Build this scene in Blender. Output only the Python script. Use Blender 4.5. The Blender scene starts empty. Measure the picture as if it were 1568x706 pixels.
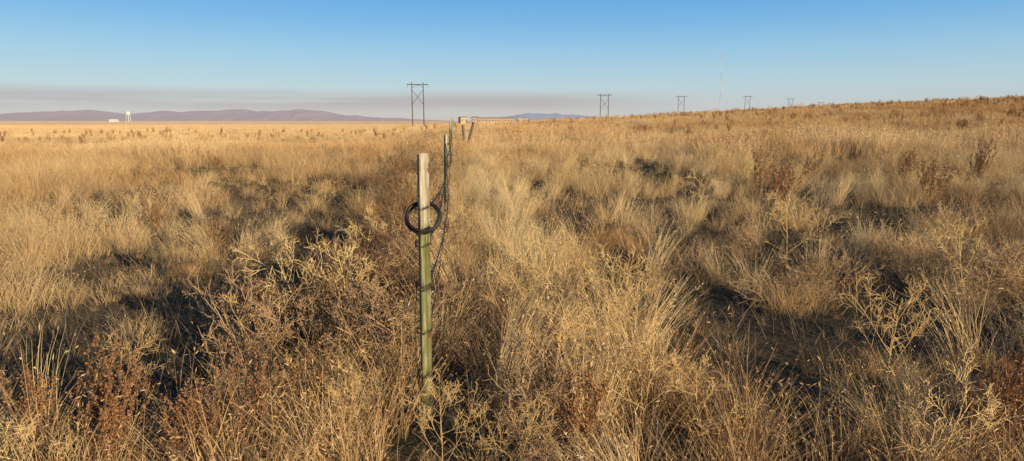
import bpy, bmesh, math
import numpy as np
from mathutils import Vector, Matrix, Euler
R=np.random.default_rng(7)
scene=bpy.context.scene
# ------------------------------------------------------------ utils
def vnoise(x,y,seed=0):
    x=np.asarray(x,float);y=np.asarray(y,float)
    xi=np.floor(x).astype(np.int64);yi=np.floor(y).astype(np.int64)
    fx=x-xi;fy=y-yi;fx=fx*fx*(3-2*fx);fy=fy*fy*(3-2*fy)
    def h(a,b):
        n=(a*374761393+b*668265263+seed*1442695041)&0xffffffff
        n=((n^(n>>13))*1274126177)&0xffffffff
        n=(n^(n>>16))&0xffff
        return n/65535.0
    return (h(xi,yi)*(1-fx)+h(xi+1,yi)*fx)*(1-fy)+(h(xi,yi+1)*(1-fx)+h(xi+1,yi+1)*fx)*fy
def fbm(x,y,seed=0,o=4):
    s=0;a=.5;t=0
    for i in range(o):
        s=s+a*vnoise(np.asarray(x)*2**i,np.asarray(y)*2**i,seed+i);t+=a;a*=.5
    return s/t
def sst(a,b,x):
    t=np.clip((np.asarray(x,float)-a)/(b-a),0,1);return t*t*(3-2*t)
FX0,FY0,FS=-0.43,3.09,-0.086
def fence_x(y): return FX0+(np.asarray(y,float)-FY0)*FS
def Hraw(x,y):
    x=np.asarray(x,float);y=np.asarray(y,float)
    d=np.hypot(x,y)
    h=5.6*np.exp(-((x-110)**2+(y-125)**2)/(2*60**2))
    h=h+5*np.exp(-((x-330)**2+(y-620)**2)/(2*200**2))
    h=h-0.9*sst(38,95,y)*sst(5,-25,x-0.0*y)
    h=h+0.34*(fbm(x*.22,y*.22,3,3)-.5)*np.clip(60/(d+60),0,1)
    h=h+0.5*(fbm(x*.03,y*.03,9,2)-.5)*sst(15,60,d)*sst(500,100,d)
    h=h+0.08*np.exp(-((x-fence_x(y))/.9)**2)*sst(200,50,d)
    return h
H0=float(Hraw(0,0))
def H(x,y): return Hraw(x,y)-H0
def H1(x,y): return float(H(np.array([x]),np.array([y]))[0])
def mkmesh(name,v,f,attrs=None,mat=None,link=True,smooth=False):
    me=bpy.data.meshes.new(name)
    v=np.asarray(v,np.float32)
    n=len(f);k=f.shape[1]
    me.vertices.add(len(v));me.vertices.foreach_set('co',v.ravel())
    me.loops.add(n*k);me.loops.foreach_set('vertex_index',f.astype(np.int32).ravel())
    me.polygons.add(n);me.polygons.foreach_set('loop_start',np.arange(0,n*k,k,dtype=np.int32))
    me.update(calc_edges=True)
    if smooth: me.polygons.foreach_set('use_smooth',np.ones(len(me.polygons),bool))
    for k_,a in (attrs or {}).items():
        at=me.attributes.new(k_,'FLOAT','POINT');at.data.foreach_set('value',np.asarray(a,np.float32))
    if mat: me.materials.append(mat)
    ob=bpy.data.objects.new(name,me)
    if link: scene.collection.objects.link(ob)
    return ob
class N:
    def __init__(s,nt): s.nt=nt
    def __call__(s,t,**k):
        n=s.nt.nodes.new(t)
        for a,b in k.items(): setattr(n,a,b)
        return n
    def l(s,a,b): s.nt.links.new(a,b)
def newmat(name):
    m=bpy.data.materials.new(name);m.use_nodes=True;m.node_tree.nodes.clear()
    n=N(m.node_tree);o=n('ShaderNodeOutputMaterial');return m,n,o
def mixc(n,fac,a,b,mode='MIX'):
    m=n('ShaderNodeMix',data_type='RGBA',blend_type=mode)
    for s,v in ((0,fac),(6,a),(7,b)):
        if isinstance(v,(int,float)): m.inputs[s].default_value=v
        elif isinstance(v,tuple): m.inputs[s].default_value=(*v,1)
        else: n.l(v,m.inputs[s])
    return m.outputs[2]
def mth(n,op,a,b=0.0,clamp=False):
    m=n('ShaderNodeMath',operation=op,use_clamp=clamp)
    for i,v in enumerate((a,b)):
        if isinstance(v,(int,float)): m.inputs[i].default_value=v
        else: n.l(v,m.inputs[i])
    return m.outputs[0]
def noise(n,scale,detail=3,vec=None,rough=.55):
    t=n('ShaderNodeTexNoise');t.inputs['Scale'].default_value=scale;t.inputs['Detail'].default_value=detail;t.inputs['Roughness'].default_value=rough
    if vec is not None:n.l(vec,t.inputs['Vector'])
    return t.outputs['Fac']
def ramp(n,fac,a,b):
    m=n('ShaderNodeMapRange',clamp=True);m.inputs[1].default_value=a;m.inputs[2].default_value=b;n.l(fac,m.inputs[0]);return m.outputs[0]
def simple(name,col,rough=.8,var=.3,scale=8,metal=0):
    m,n,o=newmat(name);b=n('ShaderNodeBsdfPrincipled');b.inputs['Roughness'].default_value=rough;b.inputs['Metallic'].default_value=metal
    tc=n('ShaderNodeTexCoord');f=noise(n,scale,4,tc.outputs['Object'])
    c=mixc(n,ramp(n,f,.3,.7),tuple(x*(1-var) for x in col),tuple(min(1,x*(1+var)) for x in col))
    n.l(c,b.inputs['Base Color']);n.l(b.outputs[0],o.inputs[0]);return m
def vegmat(name,A,B,C,root,transl=.3,rootk=.35):
    m,n,o=newmat(name)
    at=n('ShaderNodeAttribute',attribute_name='tint',attribute_type='INSTANCER')
    ag=n('ShaderNodeAttribute',attribute_name='tint',attribute_type='GEOMETRY')
    t=n('ShaderNodeAttribute',attribute_name='t');r=n('ShaderNodeAttribute',attribute_name='rnd')
    c=mixc(n,r.outputs['Fac'],A,B)
    c=mixc(n,mth(n,'MAXIMUM',at.outputs['Fac'],ag.outputs['Fac']),c,mixc(n,r.outputs['Fac'],C,tuple(x*.75 for x in C)))
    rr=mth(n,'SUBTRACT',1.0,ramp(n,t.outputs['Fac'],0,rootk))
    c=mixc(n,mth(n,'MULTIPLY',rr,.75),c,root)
    d=n('ShaderNodeBsdfDiffuse');n.l(c,d.inputs['Color'])
    n.l(d.outputs[0],o.inputs[0]);return m
# ------------------------------------------------------------ vegetation sources
def blades(rng,n,r,h,hv,lean,curve,w,K=4,out=.6,heads=0,hw=.005,hl=.03,wt=.15,bias=None,lmax=1.45):
    a=rng.uniform(0,2*np.pi,n);d=r*np.sqrt(rng.uniform(0,1,n))
    p=np.stack([d*np.cos(a),d*np.sin(a),np.full(n,-.04)],1)
    az=a+rng.normal(0,1.2 if out<.9 else .6,n)
    if bias is not None: az=rng.normal(bias,.7,n)
    L=h*np.clip(rng.normal(1,hv,n),.3,lmax)
    t0=np.abs(rng.normal(0,lean,n))+out*lean*d/max(r,.01)
    cv=curve*rng.uniform(.2,1.6,n)
    a2=rng.uniform(0,2*np.pi,n);sd=np.stack([-np.sin(a2),np.cos(a2),np.zeros(n)],1)
    ww=w*rng.uniform(.6,1.3,n);rnd=rng.uniform(0,1,n)
    V=[];T=[];RN=[]
    for k in range(K+1):
        s=k/K;wk=(ww*(1-(1-wt)*s))[:,None]*.5
        V.append(p-sd*wk);V.append(p+sd*wk);T+= [np.full(n,s)]*2;RN+=[rnd]*2
        tip=p.copy()
        tl=np.clip(t0+cv*(s**1.3),0,2.4)
        dr=np.stack([np.sin(tl)*np.cos(az),np.sin(tl)*np.sin(az),np.cos(tl)],1)
        p=p+dr*(L/K)[:,None]
    V=np.stack(V,1).reshape(-1,3);T=np.stack(T,1).ravel();RN=np.stack(RN,1).ravel()
    base=np.arange(n)[:,None,None]*(2*(K+1));kk=np.arange(K)[None,:,None]*2
    F=(base+kk+np.array([0,1,3,2])[None,None,:]).reshape(-1,4)
    if heads:
        m=heads;idx=rng.choice(n,int(n*.6),replace=False)
        tp=tip[idx];dd=dr[idx]
        cnt=len(idx)*m
        q=np.repeat(tp,m,0)-np.repeat(dd,m,0)*rng.uniform(0,.13*h/.5,cnt)[:,None]
        dir=np.repeat(dd,m,0)+rng.normal(0,.55,(cnt,3))+np.array([0,0,-.35]);dir/=np.linalg.norm(dir,axis=1)[:,None]
        s2=np.cross(dir,rng.normal(0,1,(cnt,3)));s2/=np.linalg.norm(s2,axis=1)[:,None]
        ln=(hl*rng.uniform(.6,1.4,cnt))[:,None]
        vv=np.stack([q,q+dir*ln*.5+s2*hw*.5,q+dir*ln,q+dir*ln*.5-s2*hw*.5],1).reshape(-1,3)
        ff=len(V)+np.arange(cnt*4).reshape(-1,4)
        V=np.concatenate([V,vv]);F=np.concatenate([F,ff]);T=np.concatenate([T,np.ones(cnt*4)]);RN=np.concatenate([RN,np.repeat(rng.uniform(0,1,cnt),4)])
    return V,F,T,RN
def merge(*parts):
    V=[];F=[];T=[];Q=[];o=0
    for v,f,t,r in parts:
        V.append(v);F.append(f+o);T.append(t);Q.append(r);o+=len(v)
    return np.concatenate(V),np.concatenate(F),np.concatenate(T),np.concatenate(Q)
def prisms(segs,zmax=None):
    P0=np.array([s[0] for s in segs]);P1=np.array([s[1] for s in segs]);r0=np.array([s[2] for s in segs]);r1=np.array([s[3] for s in segs]);rn=np.array([s[4] for s in segs])
    d=P1-P0;d/=np.linalg.norm(d,axis=1)[:,None]+1e-9
    ref=np.where(np.abs(d[:,2:3])>.9,np.array([[1.,0,0]]),np.array([[0,0,1.]]))
    u=np.cross(d,ref);u/=np.linalg.norm(u,axis=1)[:,None];w=np.cross(d,u)
    V=[]
    for P,r in ((P0,r0),(P1,r1)):
        for a in (0,2.094,4.189):
            V.append(P+(u*math.cos(a)+w*math.sin(a))*r[:,None])
    V=np.stack(V,1).reshape(-1,3)
    b=np.arange(len(segs))[:,None,None]*6
    F=(b+np.array([[0,1,4,3],[1,2,5,4],[2,0,3,5]])[None]).reshape(-1,4)
    zm=zmax or max(V[:,2].max(),.01)
    return V,F,np.clip(V[:,2]/zm,0,1),np.repeat(rn,6)
def unit(v): v=np.asarray(v,float);return v/(np.linalg.norm(v)+1e-9)
def grow(rng,segs,p,d,L,r,lvl,nb,ang,bend,grav,shr=.62,steps=3,first=.25,rmin=0.0):
    rn=rng.uniform()
    pts=[np.array(p,float)];dd=unit(d)
    for s in range(steps):
        dd=unit(dd+rng.normal(0,bend,3)+np.array([0,0,grav]))
        q=pts[-1]+dd*L/steps
        ra=max(rmin,r*(1-.5*s/steps));rb=max(rmin,r*(1-.5*(s+1)/steps))
        segs.append((pts[-1],q,ra,rb,rn));pts.append(q)
    if lvl<=0:return
    for i in range(nb):
        f=first+(1-first)*(i+rng.uniform(0,1))/nb
        k=min(int(f*steps),steps-1);u=f*steps-k
        q=pts[k]*(1-u)+pts[k+1]*u
        ax=unit(pts[k+1]-pts[k]);pr=unit(np.cross(ax,rng.normal(0,1,3)))
        a=ang*rng.uniform(.7,1.2)
        grow(rng,segs,q,ax*math.cos(a)+pr*math.sin(a),L*shr*rng.uniform(.6,1.15)*(1.15-.5*f),r*.62,lvl-1,nb,ang,bend,grav,shr,max(2,steps-1),first,rmin)
def tumbleweed(rng,rad=.4,n=15,tw=.003,nb=4):
    segs=[]
    for i in range(n):
        a=rng.uniform(0,6.283);el=math.asin(rng.uniform(.05,1))
        grow(rng,segs,(0,0,.03),(math.cos(a)*math.cos(el),math.sin(a)*math.cos(el),math.sin(el)),rad*rng.uniform(.8,1.1),tw*1.6,3 if i%2 else 2,nb,.75,.13,.03,.58,3,rmin=.0016)
    return prisms(segs)
def mustard(rng,h=.8,tw=.0032,nb=5,pods=True,nbr=10):
    segs=[]
    rn=.3
    d=np.array([rng.normal(0,.1),rng.normal(0,.1),1.])
    K=7;pts=[np.array([0,0,-.03])]
    for k in range(K):
        d=unit(d+rng.normal(0,.07,3));q=pts[-1]+d*h*.75/K;segs.append((pts[-1],q,tw*1.7*(1-k/K*.5),tw*1.7*(1-(k+1)/K*.5),rn));pts.append(q)
    for i in range(nbr):
        f=.2+.8*(i+rng.uniform())/nbr;k=min(int(f*K),K-1);u=f*K-k;q=pts[k]*(1-u)+pts[k+1]*u
        a=i*2.4+rng.uniform(-.4,.4);el=rng.uniform(.4,.95)
        sub=[]
        L=h*.6*(1.15-.75*f)*rng.uniform(.7,1.1)
        grow(rng,sub,q,(math.cos(a)*math.cos(el),math.sin(a)*math.cos(el),math.sin(el)),L,tw*.9,2,nb,.78,.08,.05,.5,4,first=.3,rmin=.0018)
        segs+=sub
        if pods:
            for s in sub[1::3]:
                a2=unit(s[1]-s[0]);pr=unit(np.cross(a2,rng.normal(0,1,3)));dd=unit(a2*.6+pr*.8)
                pp=s[1];segs.append((pp,pp+dd*rng.uniform(.03,.06)*h/.8,.0019,.0012,rng.uniform()))
    return prisms(segs)
def flakes(rng,P,size,rn=None):
    n=len(P);d=rng.normal(0,1,(n,3));d[:,2]=np.abs(d[:,2])+.3;d/=np.linalg.norm(d,axis=1)[:,None]
    s=np.cross(d,rng.normal(0,1,(n,3)));s/=np.linalg.norm(s,axis=1)[:,None]
    l=(size*rng.uniform(.6,1.5,n))[:,None]
    V=np.stack([P,P+d*l*.5+s*l*.36,P+d*l,P+d*l*.5-s*l*.36],1).reshape(-1,3)
    F=np.arange(n*4).reshape(-1,4)
    return V,F,np.clip(V[:,2]/.6,.3,1),np.repeat(rng.uniform(0,1,n),4)
def kochia(rng,h=.6,n=10,spread=.45,fs=.014,fl=14):
    segs=[]
    for i in range(n):
        a=rng.uniform(0,6.283);t=rng.uniform(0,spread)
        grow(rng,segs,(rng.normal(0,.03),rng.normal(0,.03),-.02),(math.cos(a)*math.sin(t),math.sin(a)*math.sin(t),math.cos(t)),h*rng.uniform(.6,1.05),.003,1,7,.45,.05,.12,.34,5,first=.25,rmin=.0015)
    P=[]
    for s in segs:
        if s[1][2]>h*.22:
            m=rng.integers(fl//3,fl//2+2)
            u=rng.uniform(0,1,(m,1));P.append(s[0]*(1-u)+s[1]*u+rng.normal(0,.006,(m,3)))
    P=np.concatenate(P)
    return merge(prisms(segs),flakes(rng,P,fs))
mats={}
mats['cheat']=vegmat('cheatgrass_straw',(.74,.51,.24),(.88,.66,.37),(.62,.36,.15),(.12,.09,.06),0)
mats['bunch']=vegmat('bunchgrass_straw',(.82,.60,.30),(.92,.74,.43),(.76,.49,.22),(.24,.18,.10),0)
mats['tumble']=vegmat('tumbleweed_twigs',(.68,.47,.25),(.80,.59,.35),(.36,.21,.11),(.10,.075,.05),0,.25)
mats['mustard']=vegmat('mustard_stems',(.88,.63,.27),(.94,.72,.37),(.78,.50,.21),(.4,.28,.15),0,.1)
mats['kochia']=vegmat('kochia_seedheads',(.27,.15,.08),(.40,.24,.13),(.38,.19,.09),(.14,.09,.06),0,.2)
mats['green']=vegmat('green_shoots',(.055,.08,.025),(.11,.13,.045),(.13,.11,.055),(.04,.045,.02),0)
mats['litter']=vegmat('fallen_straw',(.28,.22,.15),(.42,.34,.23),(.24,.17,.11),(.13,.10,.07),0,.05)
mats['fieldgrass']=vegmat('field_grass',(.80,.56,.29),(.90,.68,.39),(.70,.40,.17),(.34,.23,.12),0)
def src(col,name,data,mat):
    v,f,t,r=data
    o=mkmesh(name,v,f,{'t':t,'rnd':r},mats[mat],link=False);col.objects.link(o);return o
C={}
def coll(k): C[k]=bpy.data.collections.new(k);return C[k]
c=coll('cheatgrass_tufts')
for i in range(5):
    rg=np.random.default_rng(100+i)
    src(c,f'cheatgrass_tuft_{i}',blades(rg,52,.12,.32+.04*i,.3,.32,.75,.005,4,.6,heads=2,hw=.005,hl=.026),'cheat')
c=coll('bunchgrass_tufts')
for i in range(5):
    rg=np.random.default_rng(200+i)
    src(c,f'bunchgrass_tuft_{i}',merge(blades(rg,120,.10,.50+.04*i,.22,.22,.6,.0048,5,.9,heads=1,hw=.006,hl=.03,bias=None if i<2 else 3.,lmax=1.25),blades(rg,70,.13,.28,.3,.6,1.0,.005,3,.9)),'bunch')
c=coll('tumbleweeds')
for i in range(4):
    src(c,f'tumbleweed_{i}',tumbleweed(np.random.default_rng(300+i),.34+.04*i),'tumble')
c=coll('mustard_plants')
for i in range(5):
    src(c,f'mustard_plant_{i}',mustard(np.random.default_rng(400+i),.8+.06*i),'mustard')
c=coll('kochia_plants')
for i in range(4):
    src(c,f'kochia_plant_{i}',kochia(np.random.default_rng(500+i),.55+.05*i,9+i,.42),'kochia')
c=coll('green_grass_tufts')
for i in range(3):
    src(c,f'green_tuft_{i}',blades(np.random.default_rng(600+i),70,.15,.06,.35,.5,.8,.0045,2,.6),'green')
c=coll('straw_litter')
for i in range(3):
    src(c,f'straw_litter_{i}',blades(np.random.default_rng(650+i),50,.2,.26,.35,1.1,.6,.0045,3,.3),'litter')
c=coll('field_grass_patches')
for i in range(4):
    rg=np.random.default_rng(700+i)
    src(c,f'field_patch_{i}',merge(blades(rg,150,.5,.42,.35,.28,.5,.012,3,.3,wt=.35),blades(rg,30,.45,.6,.25,.2,.3,.009,2,.3,heads=2,hw=.018,hl=.06)),'fieldgrass')
c=coll('far_grass_patches')
for i in range(4):
    rg=np.random.default_rng(800+i)
    src(c,f'far_patch_{i}',blades(rg,260,2.0,.38,.35,.25,.4,.05,1,.2,wt=.5),'fieldgrass')
# ------------------------------------------------------------ scatter
def scatter(name,colk,x,y,scale,tint,tilt=.08,sz=None,zoff=0,real=0):
    """one vegetation mass; the part nearer than `real` metres is realised, the rest instanced (joined in one object)"""
    n=len(x)
    if n==0:return
    rg=np.random.default_rng(n)
    nv=len(C[colk].objects)
    me=bpy.data.meshes.new(name);me.vertices.add(n)
    co=np.stack([x,y,H(x,y)+zoff],1).astype(np.float32);me.vertices.foreach_set('co',co.ravel())
    a=me.attributes.new('idx','INT','POINT');a.data.foreach_set('value',rg.integers(0,nv,n).astype(np.int32))
    a=me.attributes.new('rot','FLOAT_VECTOR','POINT');a.data.foreach_set('vector',np.stack([rg.normal(0,tilt,n),rg.normal(0,tilt,n),rg.uniform(0,6.283,n)],1).astype(np.float32).ravel())
    s=np.asarray(scale,float)*np.ones(n);szz=s if sz is None else s*sz
    a=me.attributes.new('scl','FLOAT_VECTOR','POINT');a.data.foreach_set('vector',np.stack([s,s,szz],1).astype(np.float32).ravel())
    a=me.attributes.new('tint','FLOAT','POINT');a.data.foreach_set('value',np.clip(np.asarray(tint,float)*np.ones(n),0,1).astype(np.float32))
    a=me.attributes.new('near','BOOLEAN','POINT');a.data.foreach_set('value',(np.asarray(y)<real))
    ob=bpy.data.objects.new(name,me);scene.collection.objects.link(ob)
    g=bpy.data.node_groups.new(name+'_scatter','GeometryNodeTree')
    g.interface.new_socket('Geometry',in_out='INPUT',socket_type='NodeSocketGeometry');g.interface.new_socket('Geometry',in_out='OUTPUT',socket_type='NodeSocketGeometry')
    nn=N(g);gi=nn('NodeGroupInput');go=nn('NodeGroupOutput')
    ci=nn('GeometryNodeCollectionInfo');ci.inputs[0].default_value=C[colk];ci.inputs[1].default_value=True;ci.inputs[2].default_value=True
    def na(nm,ty):
        q=nn('GeometryNodeInputNamedAttribute');q.data_type=ty;q.inputs[0].default_value=nm;return q.outputs[0]
    def inst(sel):
        ip=nn('GeometryNodeInstanceOnPoints');nn.l(gi.outputs[0],ip.inputs['Points']);nn.l(ci.outputs[0],ip.inputs['Instance']);ip.inputs['Pick Instance'].default_value=True
        nn.l(na('idx','INT'),ip.inputs['Instance Index']);nn.l(na('rot','FLOAT_VECTOR'),ip.inputs['Rotation']);nn.l(na('scl','FLOAT_VECTOR'),ip.inputs['Scale'])
        if sel is not None: nn.l(sel,ip.inputs['Selection'])
        return ip.outputs[0]
    if real>0:
        nr=na('near','BOOLEAN');bo=nn('FunctionNodeBooleanMath',operation='NOT');nn.l(nr,bo.inputs[0])
        re=nn('GeometryNodeRealizeInstances');nn.l(inst(nr),re.inputs[0])
        jn=nn('GeometryNodeJoinGeometry');nn.l(re.outputs[0],jn.inputs[0]);nn.l(inst(bo.outputs[0]),jn.inputs[0]);nn.l(jn.outputs[0],go.inputs[0])
    else: nn.l(inst(None),go.inputs[0])
    md=ob.modifiers.new('scatter','NODES');md.node_group=g
    return ob
def region(y0,y1,dens,margin=1.5,k=.88,seed=0):
    rg=np.random.default_rng(seed+int(y0*10))
    xm=k*y1+margin;n=int(2*xm*(y1-y0)*dens)
    x=rg.uniform(-xm,xm,n);y=rg.uniform(y0,y1,n)
    m=np.abs(x)<k*y+margin
    return x[m],y[m],rg
CLEAR=[(3.5,5.5,.95,.8),(1.55,3.9,.65,.6),(2.3,4.7,.7,.6),(1.9,5.6,.4,.5),(-3.6,10.2,2.0,1.7),(-2.2,7.9,.7,.9),(-2.1,5.6,.8,1.0),(-3.0,4.5,1.2,1.2),(-2.4,3.5,.5,.5),(4.8,8.7,1.0,.8),(2.6,12,1.6,1.1),(1.1,6.5,.4,.7),(6.7,10.8,1.6,1.0),(.9,9.2,.6,.7),(9.5,15,2.2,1.5),(3,18,2.2,1.4),(-6,16,2,1.5),(-3.2,13.2,1.0,1.4),(-4.3,6.6,.8,.8),(8,21,3,1.5),(-9,21,3,1.5)]  # thin spots; several on the left are shaped to imitate a dark shadow
def clearing(x,y):
    v=np.zeros(len(x))
    w=(fbm(x*1.6,y*1.6,77,3)-.5)*1.6
    for cx,cy,rx,ry in CLEAR:
        d=np.hypot((x-cx)/rx,(y-cy)/ry)+w
        v=np.maximum(v,sst(1.15,.7,d))
    return v
def post_gap(x,y):
    return ((np.abs(x-(-.43*y/3.09))<.13)&(y<3.12)&(y>1.8))
def tintf(x,y): return np.clip(1.9*(fbm(x*.22,y*.22,31,3)-.3),0,.8)*.9+R.uniform(0,.3,len(x))
def frow(x,y): return np.abs(x-fence_x(y))
x,y,rg=region(1.3,9,36,1.0,seed=1)
cl=clearing(x,y);hm=sst(.3,.7,fbm(x*.9,y*.9,5,3))
keep=(rg.uniform(0,1,len(x))>cl*np.where(x>1,.84,.80))&(rg.uniform(0,1,len(x))<.35+.8*hm)
x,y,hm,cl=x[keep],y[keep],hm[keep],cl[keep]
s=rg.uniform(.6,1.0,len(x))*(.55+.6*hm)*(1-.45*cl)*np.where(post_gap(x,y),.4,1)
x2,y2,rg2=region(9,28,11,1.5,seed=2)
cl=clearing(x2,y2);h2=sst(.3,.7,fbm(x2*.5,y2*.5,5,3));keep=(rg2.uniform(0,1,len(x2))>cl*.82)&(rg2.uniform(0,1,len(x2))<.35+.8*h2);x2,y2,h2,cl=x2[keep],y2[keep],h2[keep],cl[keep]
s2=rg2.uniform(.9,1.35,len(x2))*(.5+.75*h2)*(1-.4*cl)
X=np.concatenate([x,x2]);Y=np.concatenate([y,y2])
scatter('cheatgrass','cheatgrass_tufts',X,Y,np.concatenate([s,s2]),tintf(X,Y),real=10)
x,y,rg=region(1.3,12,12,1,seed=3);cl=clearing(x,y);k=rg.uniform(0,1,len(x))>cl*np.where(x>1,.45,.1)
scatter('straw_litter','straw_litter',x[k],y[k],rg.uniform(.7,1.2,k.sum()),rg.uniform(0,1,k.sum()),real=20)
x,y,rg=region(1.3,16,18,1,seed=4);cl=clearing(x,y);k=(rg.uniform(0,1,len(x))<cl*np.where(x>0,1.0,.3)+.05)
scatter('green_grass','green_grass_tufts',x[k],y[k],rg.uniform(.7,1.5,k.sum()),rg.uniform(0,1,k.sum()),real=20)
# bunchgrass
x,y,rg=region(1.8,34,3.4,2,seed=5)
nz=fbm(x*.5,y*.5,12,3);right=sst(-.3,1.2,x-fence_x(y))
fb=np.exp(-((x-fence_x(y)-.7-.012*y)/(.38+.01*y))**2)
pr=.75*sst(.48,.60,nz)*(.35+.65*right)+1.2*fb
k=(rg.uniform(0,1,len(x))<pr)&(clearing(x,y)<.3)&~post_gap(x,y)
hx=[.45,.6,.75,.35,1.95,2.2,2.05,4.2,4.4,.9,.8];hy=[3.25,3.5,3.7,2.95,3.2,3.35,3.0,7.7,7.9,4.4,4.9]
xx=np.concatenate([x[k],hx]);yy=np.concatenate([y[k],hy])
scatter('bunchgrass','bunchgrass_tufts',xx,yy,np.concatenate([rg.uniform(.55,1.05,k.sum()),[.8]*4+[.7,.7,.65]+[.9]*4]),np.concatenate([tintf(x[k],y[k])*.45*(1-fb[k]),[.1]*11]),.14)
# tumbleweeds
x,y,rg=region(2.0,48,1.9,2,seed=6)
nz=fbm(x*.3,y*.3,44,2)
fl=np.exp(-((x-fence_x(y)+.55+.01*y)/(.6+.018*y))**2)
pr=.85*fl+.30*sst(.46,.62,nz)+.6*((y<6)&(x>-.6)&(x<1.1))+.35*((y<9)&(x>1.1))
k=(rg.uniform(0,1,len(x))<pr)&(clearing(x,y)<.6)&~((np.abs(x-(-.43*y/3.09))<.28)&(y<3.2))
hx=[.3,-1.0,-1.3,.5,-.9,.1,-1.6,-2.0,-1.45,-2.4,4.6,4.75,2.9];hy=[3.5,4.9,5.8,4.6,7,5.5,9.5,11.5,8.2,14,6.1,5.7,6.4]
xx=np.concatenate([x[k],hx]);yy=np.concatenate([y[k],hy])
scatter('tumbleweed','tumbleweeds',xx,yy,np.concatenate([rg.uniform(.7,1.3,k.sum())*np.where(fl[k]>.4,1.15,.8),[.8,1.2,1.3,1,1.4,1,1.7,1.7,1.4,1.8,1.4,1.3,1.1]]),np.clip(np.concatenate([rg.uniform(0,.5,k.sum())+.5*fl[k],[.1,.9,1,.1,1,.2,1,1,1,1,.4,.5,.4]]),0,1),.5)
# mustard skeletons
x,y,rg=region(2.6,60,.46,2,seed=7);nz=fbm(x*.25,y*.25,55,2)
k=(rg.uniform(0,1,len(x))<.14+.8*sst(.5,.65,nz)*np.clip(20/(y+5),.2,1)+.9*np.exp(-(frow(x,y)/.8)**2))&~((np.abs(x-(-.43*y/3.09))<.35)&(y<3.3))&(clearing(x,y)<.6)
hx=[-1.36,-1.22,-.78,.0,-1.75,.35,.65,.95,-.05,.25,-1.5,-2.1,3.1,.6,.8,.15,-.3]
hy=[4.35,4.5,2.9,2.55,2.3,3.5,3.1,3.0,4.0,4.7,6.3,3.2,7.2,4.3,4.2,3.2,2.5]
hs=[1.0,.85,.55,.55,.6,.8,.75,.6,.8,.8,1,.55,1.2,.8,.8,.7,.5]
xx=np.concatenate([x[k],hx]);yy=np.concatenate([y[k],hy])
scatter('tumble_mustard','mustard_plants',xx,yy,np.concatenate([rg.uniform(.5,1.0,k.sum()),hs]),rg.uniform(0,.7,len(xx)),.12)
# kochia
x,y,rg=region(2.4,60,.42,2,seed=8);nz=fbm(x*.35,y*.35,66,2)
pr=.5*sst(.58,.70,nz)+.75*np.exp(-((x-fence_x(y)+1.1)/.6)**2)
k=rg.uniform(0,1,len(x))<pr
hx=[-1.75,-1.95,-1.15,-1.0,-1.3,-2.2,-1.0,-.75,2.5,2.7,-1.5,-1.7,.3,2.35,5.3,8.3,10.7,4.6,6.8,7.4]
hy=[2.6,2.9,2.75,3.0,2.6,2.8,6.2,5.9,3.1,3.3,6.6,7.4,2.8,2.95,14,14,15,11,15,11.5]
hs=[.75]*14+[1.6,1.7,1.5,1.4,1.5,1.5]
xx=np.concatenate([x[k],hx]);yy=np.concatenate([y[k],hy])
scatter('kochia','kochia_plants',xx,yy,np.concatenate([rg.uniform(.5,1.0,k.sum()),hs]),rg.uniform(0,1,len(xx)),.08)
# mid field
x,y,rg=region(24,95,1.8,3,k=.92,seed=9)
short=sst(28,42,y+8*(fbm(x*.1,y*.1,21,2)-.5))*sst(1,-8,x-fence_x(y))
hm=fbm(x*.2,y*.2,15,3)
sz=(.2+1.4*hm)*(1-.75*short)
scatter('field_grass','field_grass_patches',x,y,rg.uniform(.9,1.3,len(x)),tintf(x,y)*(1-.6*short)+.35*sst(10,50,x),.05,sz=sz)
x,y,rg=region(88,400,.16,10,k=.92,seed=10)
short=sst(-2,-14,x-fence_x(y))
scatter('distant_grass','far_grass_patches',x,y,rg.uniform(1.,1.3,len(x)),tintf(x,y)*(1-.5*short)+.35*sst(10,50,x),.03,sz=(1-.6*short)*rg.uniform(.7,1.2,len(x)))
x,y,rg=region(30,170,.05,6,k=.92,seed=11)
k=(x>4)|(rg.uniform(0,1,len(x))<.2)
scatter('ridge_weeds','mustard_plants',x[k],y[k],rg.uniform(.7,1.5,k.sum()),rg.uniform(.2,1,k.sum()),.1)
x,y,rg=region(30,150,.10,6,k=.92,seed=12)
k=(rg.uniform(0,1,len(x))<np.where(x>25,.9,np.where(x>-3,.4,.1)))
scatter('field_weeds','kochia_plants',x[k],y[k],rg.uniform(.8,1.7,k.sum()),rg.uniform(.3,1,k.sum()),.1)
# ------------------------------------------------------------ ground
kk=7.2;nn_=420;u=np.linspace(-1,1,nn_);ax=9000*np.sinh(kk*u)/np.sinh(kk)
gx,gy=np.meshgrid(ax,ax+6,indexing='xy')
V=np.stack([gx.ravel(),gy.ravel(),H(gx.ravel(),gy.ravel())],1)
i=np.arange(nn_-1);a=(i[:,None]*nn_+i[None,:]).ravel();F=np.stack([a,a+1,a+nn_+1,a+nn_],1)
m,n,o=newmat('dry_soil_and_straw')
g=n('ShaderNodeNewGeometry');pos=g.outputs['Position']
n1=noise(n,2.2,5,pos);n2=noise(n,26,5,pos,.7);n4=noise(n,.012,5,pos,.65)
c1=mixc(n,ramp(n,n2,.35,.65),(.05,.04,.028),(.17,.125,.085))
c1=mixc(n,mth(n,'MULTIPLY',ramp(n,n1,.5,.62),.5),c1,(.055,.065,.028))
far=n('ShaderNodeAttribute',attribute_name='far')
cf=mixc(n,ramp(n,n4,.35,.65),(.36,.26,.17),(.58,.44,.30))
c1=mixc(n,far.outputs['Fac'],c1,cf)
b=n('ShaderNodeBsdfDiffuse');b.inputs['Roughness'].default_value=1;n.l(c1,b.inputs['Color'])
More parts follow.
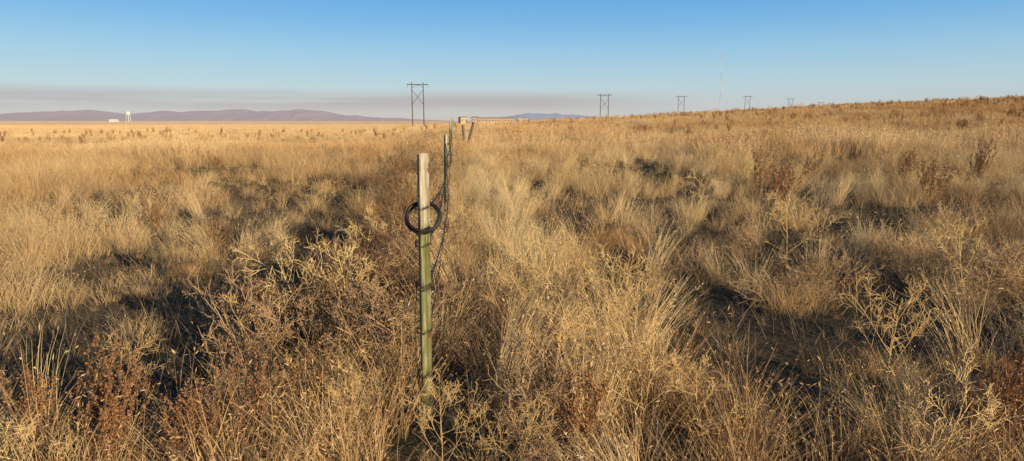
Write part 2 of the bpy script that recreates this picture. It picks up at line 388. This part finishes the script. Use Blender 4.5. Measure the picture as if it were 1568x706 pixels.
bp=n('ShaderNodeBump');bp.inputs['Strength'].default_value=.6;bp.inputs['Distance'].default_value=.03;n.l(n2,bp.inputs['Height']);n.l(bp.outputs[0],b.inputs['Normal'])
n.l(b.outputs[0],o.inputs[0])
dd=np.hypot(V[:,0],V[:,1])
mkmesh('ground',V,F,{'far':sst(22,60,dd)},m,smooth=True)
# ------------------------------------------------------------ mountains
def px(p): return (p-784)/1000.
def range_(name,prof,yd,depth,col1,col2,seed,haze,hz,relief=.35):
    P=np.array(prof,float);nx=700;ny=26
    xs=np.linspace(P[0,0],P[-1,0],nx);e=np.interp(xs,P[:,0],187-P[:,1])
    e=np.maximum(e+ (fbm(xs*.06,xs*0,seed,4)-.5)*5*np.clip(e/8,0,1),0)
    V=[]
    for j in range(ny):
        s=j/(ny-1);yy=yd+depth*(s-.5)
        prof_s=np.sin(math.pi*s)**.8 if 0<s<1 else 0
        rid=(1-relief)+relief*np.abs(2*fbm(xs*.05+s*1.5,np.full(nx,s*4),seed+5,3)-1)*2
        wq=np.exp(-((s-.5)/.12)**2);rid=rid*(1-wq)+wq
        z=e/1000*yd*prof_s*np.clip(rid,.3,1)-3
        V.append(np.stack([px(xs)*yd*np.ones(nx),np.full(nx,yy),z],1))
    V=np.concatenate(V);i=np.arange(ny-1)[:,None]*nx;a=(i+np.arange(nx-1)[None]).ravel();F=np.stack([a,a+1,a+nx+1,a+nx],1)
    m,n,o=newmat(name+'_slopes');g=n('ShaderNodeNewGeometry')
    f=noise(n,.004,5,g.outputs['Position']);c=mixc(n,ramp(n,f,.35,.65),col1,col2)
    d=n('ShaderNodeBsdfDiffuse');n.l(c,d.inputs['Color'])
    # aerial haze imitated by a glow mixed into the slope material
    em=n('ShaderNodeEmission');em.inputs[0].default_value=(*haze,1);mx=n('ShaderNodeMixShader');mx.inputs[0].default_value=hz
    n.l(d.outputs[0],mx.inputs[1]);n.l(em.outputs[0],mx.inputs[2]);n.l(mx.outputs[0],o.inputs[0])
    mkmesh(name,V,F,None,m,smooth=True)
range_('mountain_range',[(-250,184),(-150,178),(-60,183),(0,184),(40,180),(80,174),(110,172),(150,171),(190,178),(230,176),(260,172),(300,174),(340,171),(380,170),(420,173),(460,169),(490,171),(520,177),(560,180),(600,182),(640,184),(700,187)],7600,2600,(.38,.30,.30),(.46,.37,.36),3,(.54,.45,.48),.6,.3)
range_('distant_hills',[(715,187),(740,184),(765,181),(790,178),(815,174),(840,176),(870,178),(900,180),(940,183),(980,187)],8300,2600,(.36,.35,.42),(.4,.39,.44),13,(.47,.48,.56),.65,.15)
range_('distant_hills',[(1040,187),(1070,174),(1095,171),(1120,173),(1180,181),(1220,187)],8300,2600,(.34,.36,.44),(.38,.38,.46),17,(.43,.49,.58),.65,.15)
# ------------------------------------------------------------ structures helpers
def tube(bm,p0,p1,r0,r1=None,seg=8,cap=True):
    r1=r0 if r1 is None else r1
    p0=Vector(p0);p1=Vector(p1);d=(p1-p0)
    q=d.to_track_quat('Z','Y').to_matrix()
    A=[];B=[]
    for i in range(seg):
        a=2*math.pi*i/seg;v=Vector((math.cos(a),math.sin(a),0))
        A.append(bm.verts.new(p0+q@(v*r0)));B.append(bm.verts.new(p1+q@(v*r1)))
    for i in range(seg):
        j=(i+1)%seg;bm.faces.new((A[i],A[j],B[j],B[i]))
    if cap: bm.faces.new(A[::-1]);bm.faces.new(B)
def box(bm,c,s,rz=0):
    M=Matrix.Translation(c)@Matrix.Rotation(rz,4,'Z')@Matrix.Diagonal((*s,1))
    bmesh.ops.create_cube(bm,size=1,matrix=M)
def fin(bm,name,mat,loc=(0,0,0),parent=None,smooth=False):
    bmesh.ops.recalc_face_normals(bm,faces=bm.faces)
    me=bpy.data.meshes.new(name);bm.to_mesh(me);bm.free();me.materials.append(mat)
    if smooth:
        for p in me.polygons:p.use_smooth=True
    ob=bpy.data.objects.new(name,me);ob.location=loc;scene.collection.objects.link(ob)
    if parent: ob.parent=parent
    return ob
def empty(name,loc=(0,0,0)):
    e=bpy.data.objects.new(name,None);e.location=loc;e.empty_display_size=.2;scene.collection.objects.link(e);return e
wood=simple('weathered_pole_wood',(.15,.115,.095),.9)
steel=simple('galvanised_steel',(.35,.35,.36),.5,metal=.3)
insul=simple('insulator_porcelain',(.25,.2,.18),.4)
def hframe(pxx,top,yd,rz=0.0):
    x=px(pxx)*yd;g0=H1(x,yd);z=1.65+(185-top)/1000*yd*1.0
    h=z-g0;e=empty('power_pole',(x,yd,g0));e.rotation_euler=(0,0,rz)
    bm=bmesh.new()
    for s in(-2.4,2.4): tube(bm,(s,0,-1),(s,0,h+.9),.25,.17,8)
    fin(bm,'poles',wood,parent=e)
    bm=bmesh.new();box(bm,(0,.28,h),(8.8,.14,.34));box(bm,(0,-.28,h),(8.8,.14,.34));fin(bm,'crossarm',wood,parent=e)
    bm=bmesh.new();hb=h-2.2;ht=h-8.2
    tube(bm,(-2.4,.22,hb),(2.4,.22,ht),.10);tube(bm,(2.4,-.22,hb),(-2.4,-.22,ht),.10)
    tube(bm,(-2.4,.22,h-1.4),(0,.22,h),.07);tube(bm,(2.4,.22,h-1.4),(0,.22,h),.07)
    fin(bm,'x_brace',wood,parent=e)
    bm=bmesh.new()
    for s in(-4.2,0,4.2):
        for k in range(6): tube(bm,(s,0,h-.2-.2*k),(s,0,h-.3-.2*k),.05,.15,8)
    fin(bm,'insulators',insul,parent=e)
for a in((642.5,131.5,280),(923,147,400),(1038.5,149,540),(1138,149,640),(1203,152.5,740),(1249,158,850)): hframe(*a)
# radio mast
yd=1450;x=px(1096.5)*yd;e=empty('radio_mast',(x,yd,0));hh=1.65+(185-84)/1000*yd
for band in range(7):
    bm=bmesh.new();z0=hh*band/7;z1=hh*(band+1)/7
    for k in range(3):
        a=k*2.094;a2=(k+1)*2.094;P=lambda a,z:(.9*math.cos(a),.9*math.sin(a),z)
        tube(bm,P(a,z0),P(a,z1),.14,seg=5)
        m_=6
        for j in range(m_):
            q0=z0+(z1-z0)*j/m_;q1=z0+(z1-z0)*(j+1)/m_
            tube(bm,P(a,q0),P(a2,q1),.05,seg=4);tube(bm,P(a2,q0),P(a,q1),.05,seg=4)
    fin(bm,f'lattice_section_{band}',simple(f'mast_paint_{band}',(.62,.54,.53) if band%2==0 else (.78,.78,.78),.6),parent=e)
bm=bmesh.new()
for k in range(3):
    a=k*2.094+.5
    for z in(.33,.66,.97): tube(bm,(0,0,hh*z),(75*math.cos(a),75*math.sin(a),0),.02,seg=4)
fin(bm,'guy_wires',steel,parent=e)
# water tower
white=simple('white_tank_paint',(.8,.79,.76),.6,.05,.5);dark=simple('dark_glass',(.05,.05,.06),.3)
yd=1500;x=px(205)*yd;e=empty('water_tower',(x,yd,-.9))
bm=bmesh.new();prof=[(0,24),(2.0,23.7),(3.6,22.6),(4.4,20.9),(4.5,19),(4.4,17),(3.6,15.6),(2.2,14.5),(.9,13.9),(.9,13.8)]
rings=[]
for r,z in prof:
    rings.append([bm.verts.new((max(r,.02)*math.cos(t*math.pi/10),max(r,.02)*math.sin(t*math.pi/10),z)) for t in range(20)])
for A,B in zip(rings,rings[1:]):
    for i in range(20): bm.faces.new((A[i],A[(i+1)%20],B[(i+1)%20],B[i]))
fin(bm,'tank',white,parent=e,smooth=True)
bm=bmesh.new();tube(bm,(0,0,0),(0,0,14.5),.9,.9,14)
for k in range(6):
    a=k*math.pi/3;a2=a+math.pi/3
    tube(bm,(5.6*math.cos(a),5.6*math.sin(a),0),(4.1*math.cos(a),4.1*math.sin(a),18),.42,.38,8)
    tube(bm,(5.1*math.cos(a),5.1*math.sin(a),7),(5.1*math.cos(a2),5.1*math.sin(a2),7),.15,seg=5)
fin(bm,'legs_and_riser',white,parent=e)
def building(name,pxx,yd,w,d,h,roof,wallc,roofc,nwin=5,rz=.15):
    x=px(pxx)*yd;z=H1(x,yd);e=empty(name,(x,yd,z));e.rotation_euler=(0,0,rz)
    bm=bmesh.new();box(bm,(0,0,h/2-.5),(w,d,h+1));fin(bm,'walls',simple(name+'_wall',wallc,.8,.08,.3),parent=e)
    bm=bmesh.new()
    p=[(-w/2-.4,-d/2-.4,h),(w/2+.4,-d/2-.4,h),(w/2+.4,d/2+.4,h),(-w/2-.4,d/2+.4,h),(-w/2-.4,0,h+roof),(w/2+.4,0,h+roof)]
    v=[bm.verts.new(q) for q in p]
    for f in((0,1,5,4),(2,3,4,5),(3,0,4),(1,2,5),(3,2,1,0)): bm.faces.new([v[q] for q in f])
    fin(bm,'roof',simple(name+'_roof',roofc,.7,.1,.3),(0,0,.02),e)
    bm=bmesh.new()
    for k in range(nwin):
        xx=-w/2+w*(k+.5)/nwin;box(bm,(xx,-d/2-.02,h*.55),(w/nwin*.35,.08,h*.3))
    box(bm,(w*.38,-d/2-.03,1.1),(1.1,.1,2.2))
    fin(bm,'windows_and_door',dark,parent=e)
building('white_warehouse',183,1500,17,10,5.5,1.5,(.78,.77,.74),(.7,.7,.7))
building('tan_shed',710,420,4.8,3.5,4.2,.35,(.60,.46,.28),(.35,.27,.18),2,.5)
building('long_farm_building',757,900,52,12,5.2,1.8,(.58,.42,.30),(.62,.43,.29),12,.05)
building('farm_building',800,1000,18,9,5.0,1.6,(.62,.52,.42),(.55,.45,.38),4,.1)
building('farm_building',728,860,9,7,6.2,1.4,(.55,.4,.3),(.4,.3,.25),3,.1)
# ------------------------------------------------------------ fence
def postmat():
    m,n,o=newmat('weathered_green_paint');b=n('ShaderNodeBsdfPrincipled');b.inputs['Roughness'].default_value=.7
    tc=n('ShaderNodeTexCoord');ob=tc.outputs['Object'];sp=n('ShaderNodeSeparateXYZ');n.l(ob,sp.inputs[0])
    mp=n('ShaderNodeMapping');mp.inputs['Scale'].default_value=(1,1,.12);n.l(ob,mp.inputs[0])
    f1=noise(n,60,5,mp.outputs[0]);f2=noise(n,14,5,ob)
    c=mixc(n,ramp(n,f1,.35,.65),(.17,.18,.06),(.30,.29,.13))
    top=mth(n,'ADD',ramp(n,sp.outputs[2],1.0,1.3),mth(n,'MULTIPLY',mth(n,'SUBTRACT',f2,.5),1.4))
    c=mixc(n,mth(n,'MULTIPLY',ramp(n,f1,.53,.58),.6),c,(.52,.46,.29))
    c=mixc(n,mth(n,'MULTIPLY',ramp(n,top,.35,.9),.85),c,mixc(n,ramp(n,f1,.4,.6),(.42,.33,.22),(.78,.72,.58)))
    c=mixc(n,ramp(n,f2,.60,.65),c,(.2,.1,.05))
    n.l(c,b.inputs['Base Color']);bp=n('ShaderNodeBump');bp.inputs['Strength'].default_value=.3;bp.inputs['Distance'].default_value=.002;n.l(f1,bp.inputs['Height']);n.l(bp.outputs[0],b.inputs['Normal'])
    n.l(b.outputs[0],o.inputs[0]);return m
pm=postmat()
wirem=simple('rusty_wire',(.07,.055,.05),.7,.3,30,.4)
fence=empty('barbed_wire_fence')
def tpost(x,y,h,rz,lean=(0,0),name='t_post',z=None,sc=1.0):
    z=H1(x,y) if z is None else z
    bm=bmesh.new()
    a=.027*sc;t=.0045;s=.036*sc
    prof=[(-a,0),(-a,t),(a,t),(a,0),(t*.8,-.001),(t*.6,-s),(-t*.6,-s),(-t*.8,-.001)]
    A=[bm.verts.new((p[0],p[1],-.3)) for p in prof];B=[bm.verts.new((p[0],p[1],h)) for p in prof]
    for i in range(8): bm.faces.new((A[i],A[(i+1)%8],B[(i+1)%8],B[i]))
    bm.faces.new(B);bm.faces.new(A[::-1])
    k=.12
    while k<h-.03:
        box(bm,(0,t+.004,k),(.012,.010,.02));k+=.054
    ob=fin(bm,name,pm,(x,y,z),fence);ob.rotation_euler=(lean[0],lean[1],rz)
zs=0.0
tpost(FX0,FY0,1.50,math.radians(-14),(0,math.radians(.4)),z=0,sc=1.08)
yy=[FY0,10.0,16.5,23,29.5,36,43,50,58,66,75,85,96,108]
for y in yy[1:]:
    xx_=float(fence_x(y))
    tpost(xx_,y,1.42+R.uniform(-.05,.05),R.uniform(-.5,.5),(R.normal(0,.03),R.normal(0,.03)))
bm=bmesh.new()
for wi,hz in enumerate((1.24,1.06,.86,.63,.40)):
    for a,b in zip(yy,yy[1:]):
        xa,xb=float(fence_x(a))+.02,float(fence_x(b))+.02
        za=(H1(xa,a) if a>FY0 else 0)+hz;zb=H1(xb,b)+hz
        K=10;sag=.09+.09*R.uniform();side=R.uniform(.0,.08)
        f=lambda s:(xa+(xb-xa)*s+side*4*s*(1-s),a+(b-a)*s,za+(zb-za)*s-sag*4*s*(1-s))
        for k in range(K): tube(bm,f(k/K),f((k+1)/K),.0040,seg=5,cap=False)
        if a<17:
            nb_=int((b-a)/.12)
            for k in range(nb_):
                s=(k+.5)/nb_;p=Vector(f(s))
                for q in range(2):
                    dv=Vector((R.normal(),R.normal()*.3,R.normal())).normalized()*.018
                    tube(bm,p-dv,p+dv,.0018,seg=3,cap=False)
fin(bm,'barbed_wires',wirem,parent=fence)
bm=bmesh.new()
for hz in(1.24,1.06,.86,.845,.63,.41,.40):
    K=30
    for k in range(K):
        def q(k):
            t=k/12*2*math.pi;r=.036+.004*math.sin(3*t);return(FX0+r*math.cos(t),FY0-.008+r*1.0*math.sin(t),zs+hz+.010*math.sin(t)+.006*k/12)
        tube(bm,q(k),q(k+1),.0017,seg=5,cap=False)
def loose(pts):
    for a,b in zip(pts,pts[1:]): tube(bm,a,b,.0019,seg=5,cap=False)
def arc(p0,p1,off,K=12):
    return [tuple(p0[i]+(p1[i]-p0[i])*k/K+off[i]*4*(k/K)*(1-k/K) for i in range(3)) for k in range(K+1)]
loose(arc((FX0-.03,FY0,zs+1.06),(FX0-.03,FY0,zs+.86),(-.035,-.01,0)))
loose(arc((FX0-.03,FY0,zs+.86),(FX0-.09,FY0-.03,zs+.72),(-.02,0,.04)))
loose(arc((FX0+.03,FY0,zs+1.24),(FX0+.10,FY0+.1,zs+1.10),(.05,0,.02)))
loose(arc((FX0-.03,FY0,zs+.86),(FX0-.035,FY0-.01,zs+.40),(-.014,0,0),20))
fin(bm,'tie_wires',wirem,parent=fence)
# black coil threaded over post
m,n,o=newmat('black_rubber');b=n('ShaderNodeBsdfPrincipled');b.inputs['Roughness'].default_value=.5
tc=n('ShaderNodeTexCoord');f=noise(n,40,4,tc.outputs['Object']);n.l(mixc(n,ramp(n,f,.5,.8),(.012,.011,.011),(.08,.055,.042)),b.inputs['Base Color']);n.l(b.outputs[0],o.inputs[0])
bm=bmesh.new()
turns=3;K=64
for tn in range(turns):
    rr=.076+.005*(tn%2);zo=(-.012,.0005,.013)[tn];wob=.004
    rows=[]
    for k in range(K):
        t=2*math.pi*k/K;r=rr*(1+.025*math.sin(2*t+tn));zc=zo+wob*math.sin(t+tn*2)
        rows.append([bm.verts.new(((r+.0070*math.cos(2*math.pi*j/8))*math.cos(t),(r+.0070*math.cos(2*math.pi*j/8))*math.sin(t),zc+.0072*math.sin(2*math.pi*j/8))) for j in range(8)])
    for k in range(K):
        A=rows[k];B=rows[(k+1)%K]
        for j in range(8): bm.faces.new((A[j],A[(j+1)%8],B[(j+1)%8],B[j]))
ob=fin(bm,'black_hose_coil',m,(FX0+.006,FY0-.004,zs+1.195),smooth=True)
ob.rotation_euler=(math.radians(60),math.radians(5),0)
bm=bmesh.new()
yl=30;xl=px(712)*yl;zl=H1(xl,yl)
tube(bm,(0,0,-.2),(.42,.1,1.35),.07,.06,10);tube(bm,(.05,0,-.2),(-.1,.3,1.2),.06,.05,10)
fin(bm,'leaning_brace_post',simple('old_brace_wood',(.17,.13,.1),.9),(xl,yl,zl))
# ------------------------------------------------------------ sky & sun
AZ=math.radians(137);EL=math.radians(11)
w=bpy.data.worlds.new('World');scene.world=w;w.use_nodes=True;w.node_tree.nodes.clear();n=N(w.node_tree)
sk=n('ShaderNodeTexSky',sky_type='NISHITA');sk.sun_disc=False;sk.sun_elevation=EL;sk.sun_rotation=AZ;sk.air_density=1.0;sk.dust_density=.6;sk.ozone_density=2.0
tc=n('ShaderNodeTexCoord');gen=tc.outputs['Generated'];sp=n('ShaderNodeSeparateXYZ');n.l(gen,sp.inputs[0])
z=sp.outputs[2]
cr=n('ShaderNodeValToRGB');n.l(ramp(n,z,0,.6),cr.inputs[0])
E=cr.color_ramp.elements
stops=[(0,(.62,.57,.55)),(.012,(.60,.61,.61)),(.05,(.50,.66,.74)),(.095,(.34,.60,.81)),(.14,(.19,.48,.82)),(.19,(.10,.37,.79)),(.35,(.04,.15,.38)),(.6,(.025,.08,.22))]
E[0].position=0;E[0].color=(*stops[0][1],1);E[1].position=1;E[1].color=(*stops[-1][1],1)
for p,cc in stops[1:-1]:
    q=E.new(p/.6);q.color=(*cc,1)
sc=n('ShaderNodeVectorMath',operation='SCALE');n.l(cr.outputs[0],sc.inputs[0]);sc.inputs[3].default_value=1/.12
base=mixc(n,.85,sk.outputs[0],sc.outputs[0])
mp=n('ShaderNodeMapping');mp.inputs['Scale'].default_value=(2.2,2.2,60);n.l(gen,mp.inputs[0])
cn=noise(n,1.0,5,mp.outputs[0])
band=mth(n,'MULTIPLY',ramp(n,z,.008,.024),mth(n,'SUBTRACT',1.0,ramp(n,z,.032,.046)))
lr=mth(n,'SUBTRACT',1.0,ramp(n,sp.outputs[0],.05,.28))
cf=mth(n,'MULTIPLY',mth(n,'MULTIPLY',band,ramp(n,cn,.34,.54)),mth(n,'MULTIPLY',lr,.7))
col=mixc(n,cf,base,(.47/.12,.41/.12,.42/.12))
bg=n('ShaderNodeBackground');bg.inputs[1].default_value=.12;n.l(col,bg.inputs[0])
ow=n('ShaderNodeOutputWorld');n.l(bg.outputs[0],ow.inputs[0])
L=bpy.data.lights.new('sun','SUN');L.energy=5;L.angle=math.radians(.5);L.color=(1,.80,.52)
so=bpy.data.objects.new('sun',L);scene.collection.objects.link(so)
sd=Vector((math.sin(AZ)*math.cos(EL),math.cos(AZ)*math.cos(EL),math.sin(EL)));so.rotation_euler=sd.to_track_quat('Z','Y').to_euler();so.location=(20,-20,20)
# ------------------------------------------------------------ camera
cd=bpy.data.cameras.new('camera');cam=bpy.data.objects.new('camera',cd);scene.collection.objects.link(cam)
cd.sensor_width=36;cd.lens=36*1000/1568;cd.clip_end=20000;cd.clip_start=.05
cam.location=(0,0,1.65);cam.rotation_euler=(math.radians(90-9.54),0,0);scene.camera=cam
scene.view_settings.view_transform='Standard';scene.view_settings.look='None';scene.view_settings.exposure=0
